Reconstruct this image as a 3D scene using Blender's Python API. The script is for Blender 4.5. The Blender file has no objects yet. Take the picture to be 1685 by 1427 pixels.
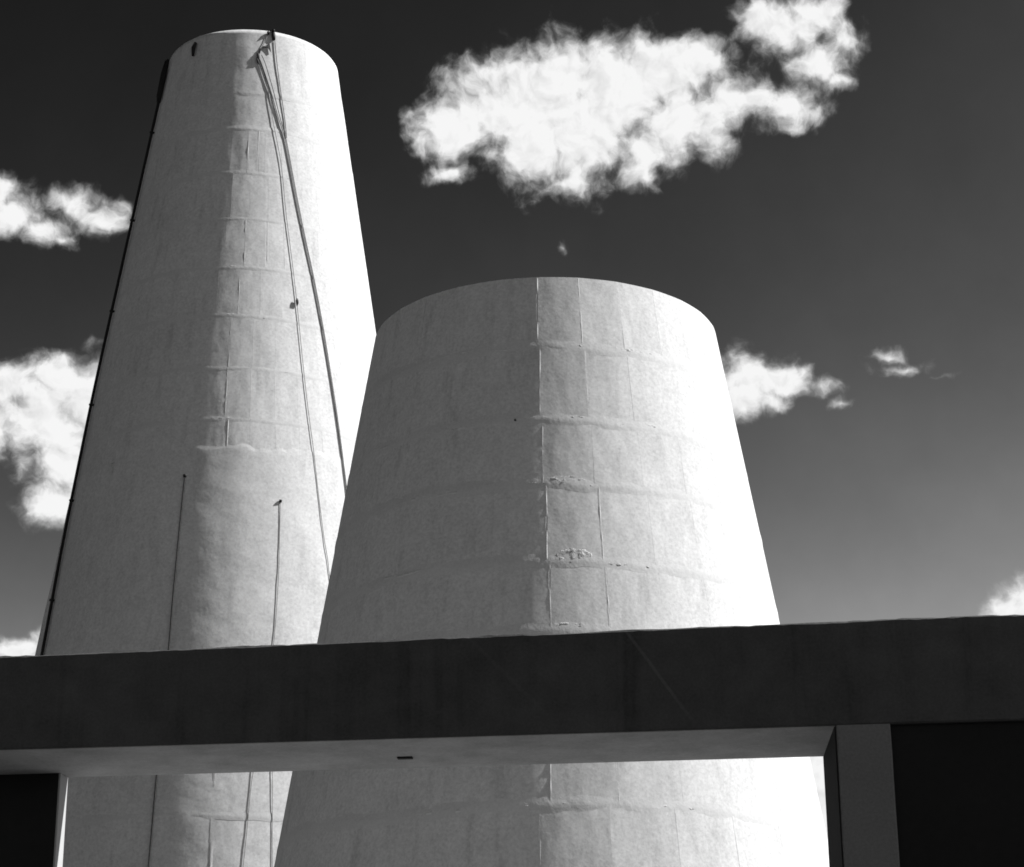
import bpy, math, random
from mathutils import Vector, Matrix, noise

# ------------------------------------------------------------------ camera
scene = bpy.context.scene
col = scene.collection
W, H = 1685.0, 1427.0
FPX, PITCH, ROLL, EYE = 3538.83, 0.34190, -0.0080, 1.6
cd = bpy.data.cameras.new('camera')
cam = bpy.data.objects.new('camera', cd)
col.objects.link(cam)
cd.sensor_fit = 'HORIZONTAL'
cd.sensor_width = 36.0
cd.lens = 36.0 * FPX / W
cd.clip_start, cd.clip_end = 0.1, 20000.0
Rv = Vector((1, 0, 0))
Fv = Vector((0, math.cos(PITCH), math.sin(PITCH)))
Uv = Vector((0, -math.sin(PITCH), math.cos(PITCH)))
R2 = Rv * math.cos(ROLL) + Uv * math.sin(ROLL)
U2 = -Rv * math.sin(ROLL) + Uv * math.cos(ROLL)
cam.matrix_world = Matrix(((R2.x, U2.x, -Fv.x, 0), (R2.y, U2.y, -Fv.y, 0),
                           (R2.z, U2.z, -Fv.z, EYE), (0, 0, 0, 1)))
scene.camera = cam
scene.cycles.filter_width = 1.7        # soft enlarger print

# ------------------------------------------------------------------ light
SUN_AZ, SUN_EL = 86.5, 42.0          # degrees clockwise from +Y, above horizon
SUN_POWER, SKY_STRENGTH = 5.0, 0.10
SKY_MID, SKY_POW, SKY_MAX = 0.0275, 4.4, 0.24
sdir = Vector((math.sin(math.radians(SUN_AZ)) * math.cos(math.radians(SUN_EL)),
               math.cos(math.radians(SUN_AZ)) * math.cos(math.radians(SUN_EL)),
               math.sin(math.radians(SUN_EL))))
sl = bpy.data.lights.new('sun', 'SUN')
sl.energy = SUN_POWER
sl.angle = math.radians(0.53)
sl.color = (1, 1, 1)                 # black and white photograph: neutral light
sun = bpy.data.objects.new('sun', sl)
sun.rotation_euler = sdir.to_track_quat('Z', 'Y').to_euler()
sun.location = (60, 10, 60)
col.objects.link(sun)
vs = scene.view_settings
vs.view_transform = 'Standard'
vs.look = 'None'
vs.gamma = 1.0
vs.exposure = 0.4
vs.use_curve_mapping = False

world = bpy.data.worlds.new('World')
scene.world = world
world.use_nodes = True
wt = world.node_tree
wt.nodes.clear()
world.cycles.sampling_method = 'NONE'     # the sky is soft: found by bounced rays alone


class NT:
    """small helper for node trees"""
    def __init__(self, t):
        self.t = t

    def n(self, typ, **kw):
        nd = self.t.nodes.new(typ)
        for k, v in kw.items():
            setattr(nd, k, v)
        return nd

    def put(self, sock, v):
        if isinstance(v, bpy.types.NodeSocket):
            self.t.links.new(v, sock)
        else:
            sock.default_value = v

    def math(self, op, a, b=None, c=None, clamp=False):
        nd = self.n('ShaderNodeMath', operation=op, use_clamp=clamp)
        self.put(nd.inputs[0], a)
        if b is not None:
            self.put(nd.inputs[1], b)
        if c is not None:
            self.put(nd.inputs[2], c)
        return nd.outputs[0]

    def vec(self, op, a, b=None):
        nd = self.n('ShaderNodeVectorMath', operation=op)
        self.put(nd.inputs[0], a)
        if b is not None:
            self.put(nd.inputs[1], b)
        return nd.outputs['Value'] if op in ('LENGTH', 'DOT_PRODUCT') else nd.outputs[0]

    def noise(self, vec, scale, detail=5.0, rough=0.55, out=0, lac=2.0):
        nd = self.n('ShaderNodeTexNoise')
        self.put(nd.inputs['Vector'], vec)
        nd.inputs['Scale'].default_value = scale
        nd.inputs['Detail'].default_value = detail
        nd.inputs['Roughness'].default_value = rough
        nd.inputs['Lacunarity'].default_value = lac
        return nd.outputs[out]

    def smooth(self, v, a, b, lo=0.0, hi=1.0):
        nd = self.n('ShaderNodeMapRange', interpolation_type='SMOOTHSTEP')
        self.put(nd.inputs[0], v)
        for i, x in enumerate((a, b, lo, hi)):
            self.put(nd.inputs[i + 1], x)
        return nd.outputs[0]

    def lin(self, v, a, b, lo=0.0, hi=1.0):
        nd = self.n('ShaderNodeMapRange')
        self.put(nd.inputs[0], v)
        for i, x in enumerate((a, b, lo, hi)):
            self.put(nd.inputs[i + 1], x)
        return nd.outputs[0]


def pix_dir(x, y):
    """direction (azimuth, elevation in degrees) of a cloud seen in the photograph"""
    d = Fv + R2 * ((x - W / 2) / FPX) - U2 * ((y - H / 2) / FPX)
    return math.degrees(math.atan2(d.x, d.y)), math.degrees(math.atan2(d.z, math.hypot(d.x, d.y)))


# clouds of the sky: lobes as (x, y, rx, ry, weight)
LOBES = [
    # long bright cloud
    (745, 205, 62, 56, 1.1), (805, 175, 88, 64, 1.18), (880, 175, 98, 85, 1.25), (935, 122, 72, 54, 1.15),
    (1010, 150, 110, 85, 1.25), (955, 220, 120, 80, 1.15), (880, 245, 66, 66, 1.1), (1085, 115, 85, 58, 1.1),
    (1152, 102, 60, 48, 1), (1115, 185, 105, 68, 1.05), (1065, 240, 80, 56, .9), (1176, 236, 46, 46, .75),
    (1220, 162, 95, 46, .95), (1290, 168, 62, 48, .92), (1340, 185, 48, 34, .62),
    (703, 236, 46, 42, .62), (745, 285, 60, 28, .68), (930, 295, 120, 36, .6), (1050, 288, 80, 36, .6),
    (1300, 205, 60, 24, .45), (810, 255, 60, 30, .5),
    # its ragged companion
    (1255, 35, 54, 42, .95), (1300, 48, 70, 54, 1), (1352, 28, 58, 46, .95), (1380, 72, 48, 50, .85),
    (1345, 106, 64, 38, .9), (1375, 138, 50, 28, .6),
    # cloud at the left edge
    (5, 318, 40, 32, .95), (28, 350, 66, 52, .85), (72, 378, 60, 36, .75), (130, 332, 56, 34, .85),
    (168, 354, 56, 42, .75), (100, 395, 56, 28, .55), (200, 335, 30, 36, .5),
    # big cloud at the left
    (20, 640, 66, 46, 1), (100, 622, 70, 44, 1), (105, 600, 30, 24, .9), (70, 690, 95, 66, 1.05),
    (120, 760, 80, 80, 1.05), (92, 825, 58, 52, .95), (0, 700, 70, 76, .75), (150, 665, 66, 76, 1.05), (30, 770, 50, 50, .4),
    # low clouds
    (35, 1072, 66, 30, .95), (75, 1055, 46, 28, .95), (-40, 1085, 70, 28, .95),
    (1690, 985, 66, 44, 1), (1652, 995, 40, 28, .9), (1680, 1020, 85, 40, 1), (1790, 1000, 110, 60, 1),
    (1385, 1310, 130, 120, 1.8), (1400, 1400, 140, 90, 1.8),
    # small cloud behind the low tower
    (1235, 614, 64, 46, 1.05), (1222, 652, 56, 42, 1), (1290, 622, 50, 34, .92), (1324, 612, 24, 20, .65),
    (1362, 638, 62, 34, .36), (1378, 662, 60, 20, .26), (1275, 660, 56, 28, .6),
    # wisps
    (1462, 582, 66, 34, .40), (1484, 604, 74, 24, .42), (1540, 613, 70, 13, .16), (922, 404, 40, 28, .06),
]
rnd = random.Random(4)
for k in range(6):                       # the same fair weather clouds all round the horizon
    a = 45 + k * 47 + rnd.uniform(-8, 8)
    e = rnd.uniform(14, 42)
    for j in range(3):
        LOBES.append(('dir', a + rnd.uniform(-5, 5), e + rnd.uniform(-1.2, 1.2), rnd.uniform(2, 4), rnd.uniform(.9, 1.6)))

w = NT(wt)
tc = w.n('ShaderNodeTexCoord').outputs['Generated']
sky = w.n('ShaderNodeTexSky', sky_type='NISHITA', sun_disc=False)
sky.sun_elevation = math.radians(SUN_EL)
sky.sun_rotation = math.radians(SUN_AZ)
sky.altitude = 1000.0
sky.air_density = 1.0
sky.dust_density = 1.2
sky.ozone_density = 1.0
sep = w.n('ShaderNodeSeparateColor')
wt.links.new(sky.outputs[0], sep.inputs[0])
# the photograph was taken on black and white film through a red filter: only the red of the sky counts
# with the steep contrast of the film
red = w.math('MULTIPLY', w.math('POWER', w.math('DIVIDE', w.math('MAXIMUM', sep.outputs[0], 0.0), 1.30), SKY_POW), SKY_MID / SKY_STRENGTH)
nd = w.n('ShaderNodeMath', operation='SMOOTH_MIN')
w.put(nd.inputs[0], red)
nd.inputs[1].default_value = SKY_MAX / SKY_STRENGTH
nd.inputs[2].default_value = 1.0
red = nd.outputs[0]
sx = w.n('ShaderNodeSeparateXYZ')
wt.links.new(tc, sx.inputs[0])
hyp = w.math('SQRT', w.math('ADD', w.math('MULTIPLY', sx.outputs[0], sx.outputs[0]),
                            w.math('MULTIPLY', sx.outputs[1], sx.outputs[1])))
azn = w.math('MULTIPLY', w.math('ARCTAN2', sx.outputs[0], sx.outputs[1]), 57.29578)
eln = w.math('MULTIPLY', w.math('ARCTAN2', sx.outputs[2], hyp), 57.29578)
cmb = w.n('ShaderNodeCombineXYZ')
wt.links.new(azn, cmb.inputs[0])
wt.links.new(eln, cmb.inputs[1])
uv = cmb.outputs[0]
# thin uneven haze
red = w.math('MULTIPLY', red, w.math('MULTIPLY_ADD', w.math('SUBTRACT', w.noise(uv, .16, 5, .6), .5), .5, 1.0))
wr = w.vec('SUBTRACT', w.noise(uv, 0.7, 3, .5, out=1), (0.5, 0.5, 0.5))
wf = w.vec('SUBTRACT', w.noise(uv, 2.2, 4, .55, out=1), (0.5, 0.5, 0.5))
uvw = w.vec('ADD', uv, w.vec('ADD', w.vec('MULTIPLY', wr, (1.0, .8, 0.0)), w.vec('MULTIPLY', wf, (.26, .22, 0.0))))
field = None
for L in LOBES:
    if L[0] == 'dir':
        _, a, e, ra, re = L
        a = (a + 180) % 360 - 180
        wgt = 1.0
    else:
        x, y, rx, ry, wgt = L
        a, e = pix_dir(x, y)
        ra = abs(pix_dir(x + rx, y)[0] - a)
        re = abs(pix_dir(x, y - ry)[1] - e)
    d = w.vec('LENGTH', w.vec('MULTIPLY', w.vec('SUBTRACT', uvw, (a, e, 0)), (1 / ra, 1 / re, 0)))
    f = w.math('SUBTRACT', wgt, d)
    if field is None:
        field = f
    else:
        nd = w.n('ShaderNodeMath', operation='SMOOTH_MAX')
        w.put(nd.inputs[0], field)
        w.put(nd.inputs[1], f)
        nd.inputs[2].default_value = 0.32
        field = nd.outputs[0]
nv = w.vec('ADD', uvw, (7.3, 2.1, 0.0))
n1 = w.noise(nv, 1.0, 7, .55)
n1s = w.noise(w.vec('ADD', nv, (.16, .20, 0.0)), 1.0, 4, .55)      # the same billows a little nearer the sun
n2 = w.noise(w.vec('ADD', uvw, (1.3, 9.1, 4.0)), 3.2, 5, .58)
g = w.math('ADD', w.math('MULTIPLY_ADD', w.math('SUBTRACT', n1, 0.5), 1.75, field),
           w.math('MULTIPLY', w.math('SUBTRACT', n2, 0.5), 0.42))
alpha = w.math('POWER', w.smooth(g, -0.30, 0.66), 1.5)
lit = w.math('MULTIPLY', w.math('SUBTRACT', n1, n1s), .6)
thick = w.math('ADD', w.smooth(g, -0.1, 0.8, 0.52, 0.68), lit)
thick = w.math('MINIMUM', w.math('MAXIMUM', thick, 0.36), 0.70)
cloudv = w.math('DIVIDE', thick, SKY_STRENGTH)
mixn = w.n('ShaderNodeMix', data_type='FLOAT')
w.put(mixn.inputs[0], alpha)
w.put(mixn.inputs[2], red)
w.put(mixn.inputs[3], cloudv)
cc = w.n('ShaderNodeCombineColor')
for i in range(3):
    wt.links.new(mixn.outputs[0], cc.inputs[i])
bg = w.n('ShaderNodeBackground')
bg.inputs[1].default_value = SKY_STRENGTH
wt.links.new(cc.outputs[0], bg.inputs[0])
wo = w.n('ShaderNodeOutputWorld')
wt.links.new(bg.outputs[0], wo.inputs[0])


# ------------------------------------------------------------------ materials
def material(name, base, var=0.12, vscale=0.8, speck=0.05, speckscale=14.0, bump=0.4, bscale=9.0, bdist=0.01,
             wave=0.0, wscale=1.5, wz=1.5, mottle=0.0, streak=0.0, rough=0.85, rand=0.0, extra=None):
    """grey mineral surface: large tonal drift, speckle, vertical wash streaks, fine relief"""
    m = bpy.data.materials.new(name)
    m.use_nodes = True
    t = m.node_tree
    t.nodes.clear()
    h = NT(t)
    co = h.n('ShaderNodeTexCoord').outputs['Object']
    big = h.math('SUBTRACT', h.noise(co, vscale, 5, .6), .5)
    sp = h.math('SUBTRACT', h.noise(co, speckscale, 3, .7), .5)
    v = h.math('ADD', h.math('MULTIPLY_ADD', big, var * 2, 1.0), h.math('MULTIPLY', sp, speck * 2))
    if mottle:
        v = h.math('ADD', v, h.math('MULTIPLY', h.math('SUBTRACT', h.noise(co, 3.2, 5, .62), .5), mottle * 2))
    if streak:
        st = h.noise(h.vec('MULTIPLY', co, (1.6, 1.6, 0.07)), 2.2, 4, .62)
        v = h.math('SUBTRACT', v, h.math('MULTIPLY', h.smooth(st, .5, .75), streak))
    if rand:
        oi = h.n('ShaderNodeObjectInfo').outputs['Random']
        v = h.math('ADD', v, h.math('MULTIPLY', h.math('SUBTRACT', oi, .5), rand * 2))
    if extra:
        v = extra(h, co, v)
    v = h.math('MULTIPLY', v, base)
    c = h.n('ShaderNodeCombineColor')
    for i in range(3):
        t.links.new(v, c.inputs[i])
    b = h.n('ShaderNodeBsdfPrincipled')
    t.links.new(c.outputs[0], b.inputs['Base Color'])
    b.inputs['Roughness'].default_value = rough
    b.inputs['Specular IOR Level'].default_value = 0.2
    if bump:
        hh = h.math('MULTIPLY', h.noise(co, bscale, 3, .62), bdist)
        if wave:
            wc = h.vec('MULTIPLY', co, (1, 1, wz))
            if rand:                               # every panel has dents of its own
                rv = h.n('ShaderNodeCombineXYZ')
                for i in range(3):
                    t.links.new(h.math('MULTIPLY', oi, 37.0), rv.inputs[i])
                wc = h.vec('ADD', wc, rv.outputs[0])
            hh = h.math('ADD', hh, h.math('MULTIPLY', h.noise(wc, wscale, 2, .5), wave))
        bn = h.n('ShaderNodeBump')
        bn.inputs['Strength'].default_value = bump
        bn.inputs['Distance'].default_value = 1.0
        t.links.new(hh, bn.inputs['Height'])
        t.links.new(bn.outputs[0], b.inputs['Normal'])
    o = h.n('ShaderNodeOutputMaterial')
    t.links.new(b.outputs[0], o.inputs[0])
    return m


M = {}
M['low'] = material('whitewashed_concrete', .73, var=.12, vscale=.6, speck=.36, speckscale=15, bump=.8, bscale=9, bdist=.0045,
                    wave=.06, wscale=1.1, wz=.45, mottle=.12, streak=.16, rand=.008)
M['tall'] = material('whitewashed_panel', .73, var=.12, vscale=.5, speck=.36, speckscale=12, bump=.8, bscale=8, bdist=.005,
                     wave=.06, wscale=1.2, wz=.45, mottle=.12, streak=.16, rand=.008)
M['coat'] = material('rough_plaster', .73, var=.12, vscale=.6, speck=.36, speckscale=12, bump=.9, bscale=5, bdist=.006,
                     wave=.055, wscale=.6, wz=1.3, mottle=.12, streak=.12)
M['ridge'] = material('joint_mortar', .70, var=.12, speck=.2, speckscale=20, bump=.8, bscale=9, bdist=.008)
M['spall'] = material('broken_concrete', .62, var=.35, vscale=3.5, speck=.2, bump=.9, bscale=14, bdist=.03)
M['rope'] = material('tarred_rope', .09, var=.2, bump=.5, bscale=40, bdist=.004)
M['rope_pale'] = material('weathered_rope', .22, var=.2, bump=.5, bscale=40, bdist=.004)
M['iron'] = material('black_iron', .022, var=.3, bump=.4, bscale=20, bdist=.004, rough=.6)
M['dark'] = material('dark_paint_and_shade', .030, var=.25, vscale=1.2, speck=.12, bump=.5, bscale=12, bdist=.006)
M['white'] = material('white_paint', .50, var=.06, bump=.4, bscale=14, bdist=.004)
M['soffit'] = material('pale_soffit', .48, mottle=.3, var=.38, vscale=2.2, speck=.30, speckscale=45, bump=.5, bscale=14, bdist=.006)
M['post'] = material('grey_concrete', .28, var=.2, vscale=1.6, speck=.30, speckscale=45, bump=.6, bscale=16, bdist=.006)
M['bounce_yard'] = material('bounce_pale', .22, var=.2, vscale=.4, speck=.15, speckscale=8, bump=.5, bscale=6, bdist=.02)
M['ground'] = material('scrub_grass', .025, var=.25, vscale=.15, speck=.15, speckscale=3, bump=.6, bscale=2, bdist=.04)


# ------------------------------------------------------------------ mesh helpers
def link(name, verts, faces, mat, parent=None, smooth=True, sharp_from=None):
    me = bpy.data.meshes.new(name)
    me.from_pydata(verts, [], faces)
    if smooth:
        n = len(me.polygons)
        fl = [True] * n
        if sharp_from is not None:
            for i in range(sharp_from, n):
                fl[i] = False
        me.polygons.foreach_set('use_smooth', fl)
    me.materials.append(mat)
    o = bpy.data.objects.new(name, me)
    col.objects.link(o)
    if parent:
        o.parent = parent
    return o


def tag(o, label=None, cat=None, group=None, kind=None):
    if label:
        o['label'] = label
    if cat:
        o['category'] = cat
    if group:
        o['group'] = group
    if kind:
        o['kind'] = kind
    return o


def empty(name, loc, rz=0.0):
    o = bpy.data.objects.new(name, None)
    o.location = loc
    o.rotation_euler = (0, 0, rz)
    o.empty_display_size = .5
    col.objects.link(o)
    return o


def tube_geo(pts, rad, seg=8):
    """closed-end tube along points; rad is a number or a list"""
    V, F = [], []
    n = len(pts)
    prev = None
    for i, p in enumerate(pts):
        t = (pts[min(i + 1, n - 1)] - pts[max(i - 1, 0)]).normalized()
        if prev is None:
            a = t.orthogonal().normalized()
        else:
            a = (prev - t * prev.dot(t)).normalized()
        prev = a
        b = t.cross(a)
        r = rad[i] if isinstance(rad, (list, tuple)) else rad
        for k in range(seg):
            an = 2 * math.pi * k / seg
            V.append(p + a * (r * math.cos(an)) + b * (r * math.sin(an)))
    for i in range(n - 1):
        for k in range(seg):
            F.append((i * seg + k, i * seg + (k + 1) % seg, (i + 1) * seg + (k + 1) % seg, (i + 1) * seg + k))
    F.append(tuple(range(seg - 1, -1, -1)))
    F.append(tuple((n - 1) * seg + k for k in range(seg)))
    return V, F


def box_geo(x0, x1, y0, y1, z0, z1):
    V = [Vector(p) for p in ((x0, y0, z0), (x1, y0, z0), (x1, y1, z0), (x0, y1, z0),
                             (x0, y0, z1), (x1, y0, z1), (x1, y1, z1), (x0, y1, z1))]
    return V, [(0, 3, 2, 1), (4, 5, 6, 7), (0, 1, 5, 4), (1, 2, 6, 5), (2, 3, 7, 6), (3, 0, 4, 7)]


def join(*geos):
    V, F = [], []
    for v, f in geos:
        b = len(V)
        V += list(v)
        F += [tuple(i + b for i in q) for q in f]
    return V, F


def spline(pts, per=8):
    """Catmull-Rom through tuples"""
    out = []
    P = [pts[0]] + list(pts) + [pts[-1]]
    for i in range(1, len(P) - 2):
        for j in range(per):
            t = j / per
            out.append(tuple(.5 * (2 * b + (c - a) * t + (2 * a - 5 * b + 4 * c - d) * t * t + (3 * b - a - 3 * c + d) * t ** 3)
                             for a, b, c, d in zip(P[i - 1], P[i], P[i + 1], P[i + 2])))
    out.append(tuple(pts[-1]))
    return out


# ------------------------------------------------------------------ the ground
gv, gf = [], []
NG, GS = 40, 6000.0
for i in range(NG + 1):
    for j in range(NG + 1):
        s = lambda q: math.copysign(abs(q) ** 3, q) * GS
        x, y = s(2 * i / NG - 1), s(2 * j / NG - 1)
        gv.append((x, y, 0.0))
for i in range(NG):
    for j in range(NG):
        a = i * (NG + 1) + j
        gf.append((a, a + NG + 1, a + NG + 2, a + 1))
tag(link('ground', gv, gf, M['ground'], smooth=False), kind='structure')
yv = []
for k in range(72):                                # unseen pale ground added to bounce light onto towers and soffit
    a = 2 * math.pi * k / 72
    r = 1.0 / (abs(math.cos(a) / 23.0) ** 5 + abs(math.sin(a) / 26.5) ** 5) ** .2
    r *= 1 + .05 * noise.noise(Vector((math.cos(a) * 3, math.sin(a) * 3, 2)))
    yv.append((-4 + r * math.cos(a), 43 + r * math.sin(a), .004))
yv.append((-4, 43, .004))
tag(link('bounce_yard', yv, [(k, (k + 1) % 72, 72) for k in range(72)], M['bounce_yard'], smooth=False), kind='structure')


# ------------------------------------------------------------------ towers
class Tower:
    """round tapering tower; angle 0 faces -Y, positive towards +X; heights above the ground"""
    def __init__(self, name, cx, cy, top, r0, k):
        self.root = empty(name, (cx, cy, 0))
        self.cx, self.cy, self.top, self.r0, self.k = cx, cy, top, r0, k

    def R(self, z):
        return self.r0 + self.k * (self.top - z)

    def pt(self, az, z, off=0.0):
        a = math.radians(az)
        r = self.R(z) + off
        return Vector((r * math.sin(a), -r * math.cos(a), z))

    def wpt(self, az, z, off=0.0):
        return self.pt(az, z, off) + Vector((self.cx, self.cy, 0))

    def shell(self, name, zs, off, mat, seg=400, und=0.0, ragged=0.0, seed=0.0, lip=0.0, inner=False):
        V, F = [], []
        rows = len(zs)
        for i, z in enumerate(zs):
            for k in range(seg):
                az = 360.0 * k / seg
                a = math.radians(az)
                r = self.R(z)
                q = Vector((r * math.sin(a), -r * math.cos(a), z))
                o = off
                if und:
                    o += und * noise.noise(q * .55 + Vector((seed, 0, 0))) + und * .5 * noise.noise(q * 1.7 + Vector((0, seed, 0)))
                zz = z
                if ragged and i >= rows - 2:
                    zz += ragged * (noise.noise(q * Vector((1.3, 1.3, 0)).length * .6) + .7 * noise.noise(Vector((q.x, q.y, 3)) * 3.0))
                V.append(self.pt(az, zz, o))
        n = rows
        if lip:                                    # step back into the wall at the top edge
            for k in range(seg):
                v = V[(rows - 1) * seg + k]
                d = Vector((v.x, v.y, 0)).normalized()
                V.append(v - d * lip + Vector((0, 0, lip * 4)))
            n += 1
        if inner:                                  # flat rim and inside face of the open top
            for dz, th in ((0.0, .28), (-3.0, .28)):
                for k in range(seg):
                    V.append(self.pt(360.0 * k / seg, self.top + dz, -th - (self.k * -dz if dz else 0)))
            n += 2
        for i in range(n - 1):
            for k in range(seg):
                F.append((i * seg + k, i * seg + (k + 1) % seg, (i + 1) * seg + (k + 1) % seg, (i + 1) * seg + k))
        o = link(name, V, F, mat, self.root)
        if inner or lip:
            for p in o.data.polygons:
                if p.index >= (rows - 1) * seg:
                    p.use_smooth = False
        return o

    def panels(self, z0, z1, count, phase, mat, rng, flat, jit, thick=.06, gap=.003, bulge=.01):
        """one course of formwork panels, each a slightly flattened plate of its own"""
        step = 360.0 / count
        for i in range(count):
            c = phase + step * (i + .5)
            half = step * .5
            jc = [[rng.uniform(-jit, jit) for _ in range(2)] for _ in range(2)]
            V, F = [], []
            us = (-1, -.94, -.63, -.31, 0, .31, .63, .94, 1)
            ts = (0, 1)
            for t in ts:
                z = z0 + gap + (z1 - z0 - 2 * gap) * t
                r = self.R(z)
                ga = math.degrees(gap / r)
                for u in us:
                    az = c + u * (half - ga)
                    ro = r * math.cos(math.radians(half)) / math.cos(math.radians(u * half)) - r
                    ro *= flat
                    p, q = (u + 1) / 2, t
                    ro += jc[0][0] * (1 - p) * (1 - q) + jc[1][0] * p * (1 - q) + jc[0][1] * (1 - p) * q + jc[1][1] * p * q
                    ro += bulge * (1 - (2 * q - 1) ** 2)
                    V.append(self.pt(az, z, ro))
            nu = len(us)
            for a in range(len(ts) - 1):
                for b in range(nu - 1):
                    s = a * nu + b
                    F.append((s, s + 1, s + nu + 1, s + nu))
            nf = len(F)
            ring = [b for b in range(nu)] + [nu * 2 - 1 - b for b in range(nu)]
            base = len(V)
            for s in ring:
                v = V[s]
                d = Vector((v.x, v.y, 0)).normalized()
                V.append(v.copy())
                V.append(v - d * thick)
            m = len(ring)
            for s in range(m):
                e = (s + 1) % m
                F.append((base + 2 * s, base + 2 * s + 1, base + 2 * e + 1, base + 2 * e))
            link('panel', V, F, mat, self.root, sharp_from=nf)

    def ridge(self, z, amp, wav, mat, seed, wid=.6, seg=760, off=0.0, name='lift_joint'):
        """uneven lip of mortar where one lift of concrete was cast on another"""
        V, F = [], []
        prof = ((-.20, -.2), (-.12, .35), (-.05, .9), (0, 1), (.05, .8), (.13, .2), (.2, -.2))
        for k in range(seg):
            az = 360.0 * k / seg
            a = math.radians(az)
            q = Vector((math.sin(a), -math.cos(a), 0)) * self.R(z)
            h = max(.05, .5 + .75 * noise.noise(q * .6 + Vector((seed, 0, 0))) + .45 * noise.noise(q * 2.3 + Vector((0, seed, 0)))
                    + .3 * noise.noise(q * 8.0 + Vector((0, seed, 3))))
            zz = z + wav * (noise.noise(q * .5 + Vector((0, 0, seed))) + .5 * noise.noise(q * 2.3 + Vector((3, 0, seed))))
            for dz, hr in prof:
                V.append(self.pt(az, zz + dz * wid * (.7 + .4 * h), off - .002 + (.002 + amp * h) * hr))
        m = len(prof)
        for k in range(seg):
            e = (k + 1) % seg
            for b in range(m - 1):
                F.append((k * m + b, e * m + b, e * m + b + 1, k * m + b + 1))
        return link(name, V, F, mat, self.root)

    def seam(self, az0, z0, az1, z1, wid, amp, mat, name='seam_fin', off=0.0):
        """thin vertical fin of mortar left by a formwork joint"""
        V, F = [], []
        n = 34
        for i in range(n + 1):
            t = i / n
            az, z = az0 + (az1 - az0) * t, z0 + (z1 - z0) * t
            wob = .012 * noise.noise(Vector((az, z * 1.3, 5)))
            h = amp * max(-.4, .25 + 1.3 * noise.noise(Vector((z * 1.9, az, 1))) + .9 * noise.noise(Vector((z * 6, az, 4))))
            for du, hr in ((-1, -.3), (-.35, .8), (.2, 1), (1, -.3)):
                V.append(self.pt(az + math.degrees((du * wid + wob) / self.R(z)), z, off + h * hr))
        for i in range(n):
            for b in range(3):
                F.append((i * 4 + b, i * 4 + b + 1, i * 4 + b + 5, i * 4 + b + 4))
        return link(name, V, F, mat, self.root)

    def patch(self, az, z, w_, h_, mat, seed, amp=.05):
        """spot where the concrete broke away, rough and lumpy"""
        V, F = [], []
        nx, nz = (26, 12) if h_ > .06 else (26, 5)
        for j in range(nz + 1):
            for i in range(nx + 1):
                u, v = 2 * i / nx - 1, 2 * j / nz - 1
                rr = math.hypot(u, v)
                e = max(0.0, 1 - rr ** 3 - .35 * noise.noise(Vector((u * 3, v * 3, seed))))
                q = Vector((u * w_ * 11, v * h_ * 13, seed))
                d = e * amp * (.25 + 1.5 * noise.noise(q) + .9 * noise.noise(q * 2.7))
                V.append(self.pt(az + math.degrees(u * w_ / self.R(z)), z + v * h_, -.012 + .004 + d + (.004 if e else -.03)))
        for j in range(nz):
            for i in range(nx):
                s = j * (nx + 1) + i
                F.append((s, s + 1, s + nx + 2, s + nx + 1))
        return link('spalled_patch', V, F, mat, self.root)


def frange(a, b, n):
    return [a + (b - a) * i / (n - 1) for i in range(n)]


# ---- the tall tower
E0 = EYE
TA = Tower('tall_tower', -8.242, 61.450, 34.305 + E0, 2.7127, .14901)
tag(TA.root, 'taller and slimmer white conical tower with ropes hanging down its sunlit side', 'tower')
rng = random.Random(11)
joints = [19.73, 20.68, 22.33, 24.03, 25.66, 27.34, 28.95, 30.56]
phases = [2.2, 2.0, 2.4, 4.9, 6.6, 8.0, 6.2]
SA = 360.0 / 42
for i in range(7):
    TA.panels(joints[i] + E0, joints[i + 1] + E0, 42, phases[i] + SA * .0, M['tall'], rng, .10, .002, gap=.001, bulge=.003)
TA.shell('core', frange(19.0 + E0, 30.7 + E0, 6), -.05, M['tall'])
TA.shell('crown', [30.56 + E0 + .004] + frange(30.7 + E0, TA.top, 26), -.004, M['tall'], und=.012, seed=2.2, inner=True)
TA.shell('plaster_coat', frange(0, 19.4 + E0, 110) + [19.6 + E0, 19.75 + E0], .006, M['coat'], und=.014, seed=5.5,
         ragged=.22, lip=.035)
for i, z in enumerate(joints[1:]):
    TA.ridge(z + E0, .0055, .05, M['ridge'], 3.1 + i * 2.7)
TA.ridge(31.9 + E0, .003, .06, M['ridge'], 31.0)
TA.ridge(9.3 + E0, .005, .08, M['ridge'], 41.0, off=.012)
for az, z0, z1 in ((2.4, 22.36, 24.0), (2.2, 20.7, 22.3), (4.95, 24.05, 25.64), (6.6, 25.7, 27.3), (6.2, 28.98, 30.5),
                   (11.4, 28.98, 30.5), (16.3, 25.7, 27.3), (3.4, 19.78, 20.66)):
    TA.seam(az, z0 + E0, az, z1 + E0, .02, .010, M['ridge'])
TA.seam(4.6, 6.2 + E0, 4.6, 10.6 + E0, .05, .012, M['ridge'], off=.012)


def strip_on(T, name, path, rad, mat, parent=None, off=.05, per=8, seg=8, world=False, wob=0.0, zlift=E0):
    f = T.wpt if world else T.pt
    pts = []
    for i, (az, z) in enumerate(spline(path, per)):
        p = f(az, z + zlift, off)
        if wob:
            p = p + Vector((noise.noise(Vector((z * 2, 0, 1))), 0, 0)) * wob
        pts.append(p)
    V, F = tube_geo(pts, rad, seg)
    return link(name, V, F, mat, parent)


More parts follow.
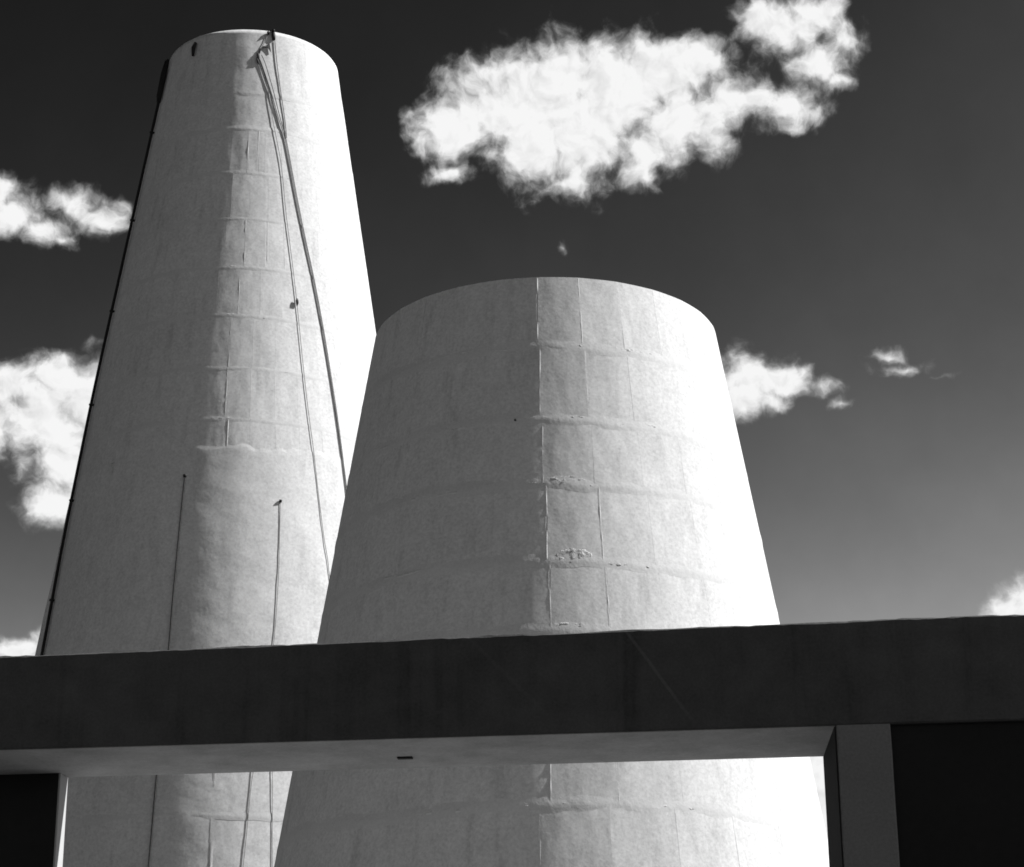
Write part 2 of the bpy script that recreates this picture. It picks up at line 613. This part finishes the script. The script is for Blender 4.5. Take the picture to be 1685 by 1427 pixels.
# down pipe that runs the whole height at the shaded side
pipe = strip_on(TA, 'down_pipe', [(-66.6, 34.0), (-66.6, 29.8), (-66.6, 26.7), (-66.6, 23.2), (-64.5, 20.8), (-61.5, 17.6), (-58.0, 14.4),
                           (-54, 8), (-51, 1), (-50, -1.6)], .046, M['iron'], TA.root, off=.08)
hp = [TA.pt(-66.6, 34.15 + E0 - .0, .10), TA.pt(-66.6, 33.6 + E0, .11), TA.pt(-66.6, 32.8 + E0, .10), TA.pt(-66.6, 32.6 + E0, .08)]
V, F = tube_geo(hp, [.07, .10, .09, .065], 10)
link('hopper', V, F, M['iron'], pipe)
for i in range(10):
    z = 31.5 - i * 3.1
    az = -66.6 if z > 23 else (-66.3 + (23 - z) * .92)
    V, F = tube_geo([TA.pt(az, z + E0, -.02), TA.pt(az, z + E0, .08), TA.pt(az, z + E0, .145)], [.03, .05, .03], 8)
    link('bracket', V, F, M['iron'], pipe)
# iron fittings at the rim
V, F = join(tube_geo([TA.pt(19.3, 34.30 + E0, .03), TA.pt(19.5, 34.12 + E0, .035), TA.pt(19.7, 33.98 + E0, .03)], [.045, .06, .05], 8),
            tube_geo([TA.pt(19.3, 34.27 + E0, -.25), TA.pt(19.3, 34.33 + E0, .02), TA.pt(19.3, 34.28 + E0, .12)], .045, 8))
link('rim_bracket', V, F, M['iron'], TA.root)
V, F = tube_geo([TA.pt(15.9, 34.24 + E0, .03), TA.pt(16.2, 34.16 + E0, .07)], .04, 6)
link('rim_bolt', V, F, M['iron'], TA.root)
V, F = tube_geo([TA.pt(-33.2, 34.05 + E0, .06), TA.pt(-33.2, 33.85 + E0, .10), TA.pt(-33.0, 33.55 + E0, .08)], [.05, .07, .04], 8)
link('rim_hook', V, F, M['iron'], TA.root)
# cables fixed to the plaster
cable = strip_on(TA, 'lightning_cable', [(-9.43, 18.95), (-9.5, 17.16), (-9.43, 15.28), (-9.2, 13.81), (-9.11, 10.3), (-8.95, 8.0), (-8.9, 3), (-8.9, -1.6)],
         .019, M['iron'], TA.root, off=.034)
V, F = tube_geo([TA.pt(-9.43, 18.9 + E0, .02), TA.pt(-9.43, 18.97 + E0, .07)], .045, 8)
link('anchor', V, F, M['iron'], cable)
cable = strip_on(TA, 'pale_cable', [(20.78, 18.23), (20.3, 16.8), (20.0, 15.95), (18.53, 14.01), (16.0, 12.1), (13.39, 10.3), (12.57, 9.18), (11.71, 7.96), (8, 3), (5, -1.6)],
         .008, M['rope_pale'], TA.root, off=.024)
V, F = tube_geo([TA.pt(20.78, 18.2 + E0, .02), TA.pt(20.78, 18.26 + E0, .06)], .04, 8)
link('anchor', V, F, M['iron'], cable)
strip_on(TA, 'pale_cable', [(18.15, 12.8), (18.15, 10.3), (18.12, 8.0), (18.1, 3), (18.1, -1.6)], .007, M['rope_pale'], TA.root, off=.022)

# hoist rope and a thin dark line, both from the block below the rim
THIN = [(10.1, 33.20), (12.83, 32.91), (16.23, 32.02), (18.99, 30.92), (22.98, 29.41), (24.9, 27.71), (27.11, 26.06), (28.63, 24.64),
        (30.17, 22.65), (31.49, 21.11), (32.67, 19.98), (33.76, 18.49), (34.86, 17.22), (35.87, 16.24), (38, 12), (41, 6), (43, -1.55)]
THICK = [(10.8, 33.33), (13.56, 32.96), (18.36, 32.04), (22.42, 31.07), (25.28, 30.43), (27.29, 29.69), (30.65, 28.22), (33.52, 27.0),
         (36.88, 25.6), (39.76, 24.02), (41.81, 22.47), (43.4, 20.94), (44.66, 19.06), (46, 16), (48.5, 9), (50, -1.55)]
o = strip_on(TA, 'thin_line', THIN, .009, M['rope_pale'], None, off=.03, world=True)
tag(o, 'thin dark line with a small knot running down the tall white tower', 'rope')
kp = TA.wpt(28.6, 24.66 + E0, .05)
V, F = tube_geo([kp + Vector((-.01, -.02, .13)), kp + Vector((0, -.02, .06)), kp + Vector((.01, -.03, -.02)), kp + Vector((0, -.02, -.12))],
                [.012, .04, .042, .012], 8)
link('knot', V, F, M['rope'], o)
hr = empty('hoist_rope', TA.wpt(50, .05, .07))
tag(hr, 'thick double hoist rope slanting down the sunlit side of the tall tower', 'rope')
for s in (-1, 1):
    pts = []
    for i, (az, z) in enumerate(spline(THICK, 10)):
        spread = .018 + .05 * max(0, (z - 30.5) / 3)
        pts.append(TA.wpt(az + s * math.degrees(spread / TA.R(z + E0)), z + E0, .035) - hr.location)
    V, F = tube_geo(pts, .0115, 8)
    link('strand', V, F, M['rope'], hr)
o = strip_on(TA, 'slack_line', [(20.46, 33.95), (21.47, 33.21), (23.12, 32.32), (24.99, 31.43), (25.9, 30.9), (26.4, 30.4)], .013, M['rope_pale'],
             None, off=.022, world=True)
tag(o, 'short pale slack line hanging from the iron bracket on the tall tower rim', 'rope')
pb = empty('pulley_block', TA.wpt(10.1, 33.3 + E0, .1))
tag(pb, 'small dark pulley block with hook just below the rim of the tall tower', 'pulley')
L0 = pb.location


def lp(az, z, off=.025):
    return TA.wpt(az, z + E0, off) - L0


V, F = tube_geo([lp(9.6, 33.42), lp(9.9, 33.34), lp(10.3, 33.24), lp(10.5, 33.1)], [.02, .042, .042, .02], 10)
link('sheave', V, F, M['rope'], pb)
V, F = tube_geo([lp(9.3, 33.2), lp(9.9, 33.1), lp(10.4, 32.98)], [.025, .04, .015], 8)
link('cheek', V, F, M['rope'], pb)
V, F = tube_geo([lp(10.2, 33.36), lp(11.5, 33.56), lp(13.2, 33.66), lp(15, 33.68)], .025, 8)
link('hook_arm', V, F, M['rope'], pb)
tri = [lp(15.0, 33.70, .02), lp(17.0, 33.84, .02), lp(18.1, 33.47, .02)]
tri2 = [p + Vector((0, -.03, 0)) for p in tri]
link('hook_plate', tri + tri2, [(0, 1, 2), (3, 5, 4), (0, 3, 4, 1), (1, 4, 5, 2), (2, 5, 3, 0)], M['rope'], pb, smooth=False)
V, F = tube_geo([lp(10.4, 33.42), lp(12, 33.62), lp(14.4, 33.9), lp(16.0, 34.2)], .011, 6)
link('sling', V, F, M['rope_pale'], pb)

# ---- the low tower
TB = Tower('low_tower', .7695, 44.9934, 18.1056 + E0, 3.8386, .16267)
tag(TB.root, 'shorter and broader white conical tower with wavy casting joints behind the dark portal', 'tower')
rng = random.Random(5)
jb = [3.45, 5.1, 6.77, 8.45, 10.23, 11.66, 13.30, 14.75, 16.46, 18.1056]
SB = 360.0 / 28
phb = [-4.5, -3.5, -3.2, -1.2, -.6, -.75, -1.3, -2.1, -2.7, -3.3]
for i in range(9):
    TB.panels(jb[i] + E0, jb[i + 1] + E0, 28, phb[i + 1] if i < 9 else 0, M['low'], rng, .30 if i == 8 else .09, .003, gap=.001, bulge=.006)
TB.shell('core', frange(3.0 + E0, TB.top - .02, 6), -.055, M['low'], inner=True)
TB.shell('base_wall', frange(0, 3.45 + E0, 20), 0, M['low'], und=.02, seed=8)
for i, z in enumerate(jb[1:-1]):
    TB.ridge(z + E0, .0075, .09, M['ridge'], 7.7 + i * 3.3, wid=.8)
for i in range(1, 9):
    ph = phb[i + 1]
    TB.seam(ph, jb[i] + E0 + .03, ph, jb[i + 1] + E0 - .03, .020, .015 if i > 4 else .008, M['ridge'])
    TB.seam(ph + SB, jb[i] + E0 + .03, ph + SB, jb[i + 1] + E0 - .03, .02, .005, M['ridge'])
TB.patch(3.4, 13.38 + E0, .46, .12, M['spall'], 1.0, .012)
TB.patch(4.95, 11.77 + E0, .38, .15, M['spall'], 8.6, .012)
TB.patch(3.0, 10.30 + E0, .40, .07, M['spall'], 7.0, .010)
# broken edges strung along the joints
prng = random.Random(21)
for i, z in enumerate(jb[2:-1]):
    for k in range(5):
        TB.patch(prng.uniform(-4, 30), z + E0 + prng.uniform(-.05, .06), prng.uniform(.15, .6), prng.uniform(.025, .05), M['spall'],
                 20 + i * 7.3 + k * 2.1, prng.uniform(.008, .013))
    for k in range(5):
        TB.patch(prng.uniform(-68, -8), z + E0 + prng.uniform(-.05, .06), prng.uniform(.3, .8), prng.uniform(.03, .06), M['ridge'],
                 70 + i * 5.3 + k * 2.3, prng.uniform(.012, .02))
for i, z in enumerate(joints[1:]):
    for k in range(3):
        TA.patch(prng.uniform(-3, 26), z + E0 + prng.uniform(-.04, .05), prng.uniform(.12, .4), prng.uniform(.02, .045), M['spall'],
                 120 + i * 6.1 + k * 2.7, prng.uniform(.006, .011))
V, F = tube_geo([TB.pt(-9.19, 14.76 + E0, -.05), TB.pt(-9.19, 14.76 + E0, .012)], .025, 10)
link('tie_hole_plug', V, F, M['iron'], TB.root)

# ------------------------------------------------------------------ the portal in front
PSI, PD = math.radians(5.8975), 16.0
ZB, DEP = 3.3021 + E0, 1.1847
org = Vector((math.sin(PSI) * PD, math.cos(PSI) * PD, 0))
PR = empty('concrete_portal', org, -PSI)       # local x along the beam, local y away from the viewer
tag(PR, 'dark concrete portal of beam and posts standing in shade before the white towers', 'portal')
TL, TR = -13.0, 9.0


def ztop(t):
    return 4.0732 + E0 - .025 + (t + 5.67) / 7.79 * .067


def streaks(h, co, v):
    """pale streaks that slant across the face of the beam"""
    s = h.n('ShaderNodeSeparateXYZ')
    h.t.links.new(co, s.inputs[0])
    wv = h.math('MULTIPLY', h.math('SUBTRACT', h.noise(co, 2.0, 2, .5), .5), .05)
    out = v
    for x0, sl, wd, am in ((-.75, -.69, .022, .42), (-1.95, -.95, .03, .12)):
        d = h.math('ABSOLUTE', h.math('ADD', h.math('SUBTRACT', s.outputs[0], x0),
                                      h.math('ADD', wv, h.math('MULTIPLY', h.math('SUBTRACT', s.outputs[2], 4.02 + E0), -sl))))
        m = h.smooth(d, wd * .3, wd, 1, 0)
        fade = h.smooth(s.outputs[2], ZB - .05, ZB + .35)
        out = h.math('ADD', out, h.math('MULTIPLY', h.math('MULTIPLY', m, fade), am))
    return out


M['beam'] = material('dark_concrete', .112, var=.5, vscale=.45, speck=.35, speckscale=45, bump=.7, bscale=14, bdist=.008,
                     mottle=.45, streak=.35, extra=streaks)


def ragged_beam():
    """beam with slightly uneven arrises, its long top edge rising a little"""
    V, F = [], []
    n = 420
    b = .012
    for i in range(n + 1):
        t = TL + (TR - TL) * i / n
        j = lambda s, a=.004: a * (noise.noise(Vector((t * 2, s, 0))) + .6 * noise.noise(Vector((t * 11, s, 5))))
        zt, zb = ztop(t), ZB + .006
        V += [(t, b + j(1), zb), (t, j(2), zb + b), (t, j(3), zt - b + j(4, .012)), (t, b + j(5), zt + j(6, .012)),
              (t, DEP - b, zt), (t, DEP, zt - b), (t, DEP, zb + b), (t, DEP - b, zb)]
    for i in range(n):
        for k in range(8):
            a, c = i * 8 + k, i * 8 + (k + 1) % 8
            F.append((a, c, c + 8, a + 8))
    F.append(tuple(range(7, -1, -1)))
    F.append(tuple(n * 8 + k for k in range(8)))
    return V, F


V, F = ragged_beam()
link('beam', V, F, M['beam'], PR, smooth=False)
V, F = box_geo(-5.48, .75, .02, DEP - .012, ZB - .0, ZB + .05)
sof = link('soffit', V, F, M['soffit'], PR, smooth=False)
V, F = box_geo(-12.6, -5.483, .02, .985, ZB - .0, ZB + .05)
link('soffit', V, F, M['soffit'], PR, smooth=False)
# recessed slot in the soffit
V, F = box_geo(-2.66, -2.54, .70, .76, ZB - .012, ZB + .02)
link('slot', V, F, M['dark'], sof, smooth=False)


def post(x0, x1, mat, splay=0.0):
    b = .012
    V, F = [], []
    z1 = ZB + .006
    n = 24
    for i in range(n + 1):
        z = -.1 + (z1 + .1) * i / n
        j = lambda s: .003 * noise.noise(Vector((x0, z * 5, s)))
        V += [(x0 + b, j(1), z), (x1 - b, j(2), z), (x1 + j(3), b, z), (x1, DEP - b, z),
              (x1 - b, DEP, z), (x0 + b - splay, DEP, z), (x0 - splay, DEP - b, z), (x0 + j(4), b, z)]
    for i in range(n):
        for k in range(8):
            a, c = i * 8 + k, i * 8 + (k + 1) % 8
            F.append((a, c, c + 8, a + 8))
    F.append(tuple(range(7, -1, -1)))
    F.append(tuple(n * 8 + k for k in range(8)))
    return link('post', V, F, mat, PR, smooth=False)


post(.757, 1.158, M['post'], .047)
post(TR - .45, TR - .02, M['post'])
post(TL + .02, TL + .45, M['post'])
# dark infill walls of the side bays
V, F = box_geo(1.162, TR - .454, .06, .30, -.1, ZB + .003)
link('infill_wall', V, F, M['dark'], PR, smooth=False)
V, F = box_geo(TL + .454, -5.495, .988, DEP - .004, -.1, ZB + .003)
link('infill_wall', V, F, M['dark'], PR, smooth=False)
V, F = box_geo(-5.4945, -5.48, .985, DEP, -.1, ZB - .002)
link('jamb', V, F, M['white'], PR, smooth=False)
V, F = box_geo(.0, .012, .012, DEP + .004, -.1, ZB - .002)  # dark sheet that colours shade onto the post's inner face
V = [Vector((.7565 - (.047 * v.y / DEP) - .012 + v.x, v.y, v.z)) for v in V]
link('jamb', V, F, M['dark'], PR, smooth=False)
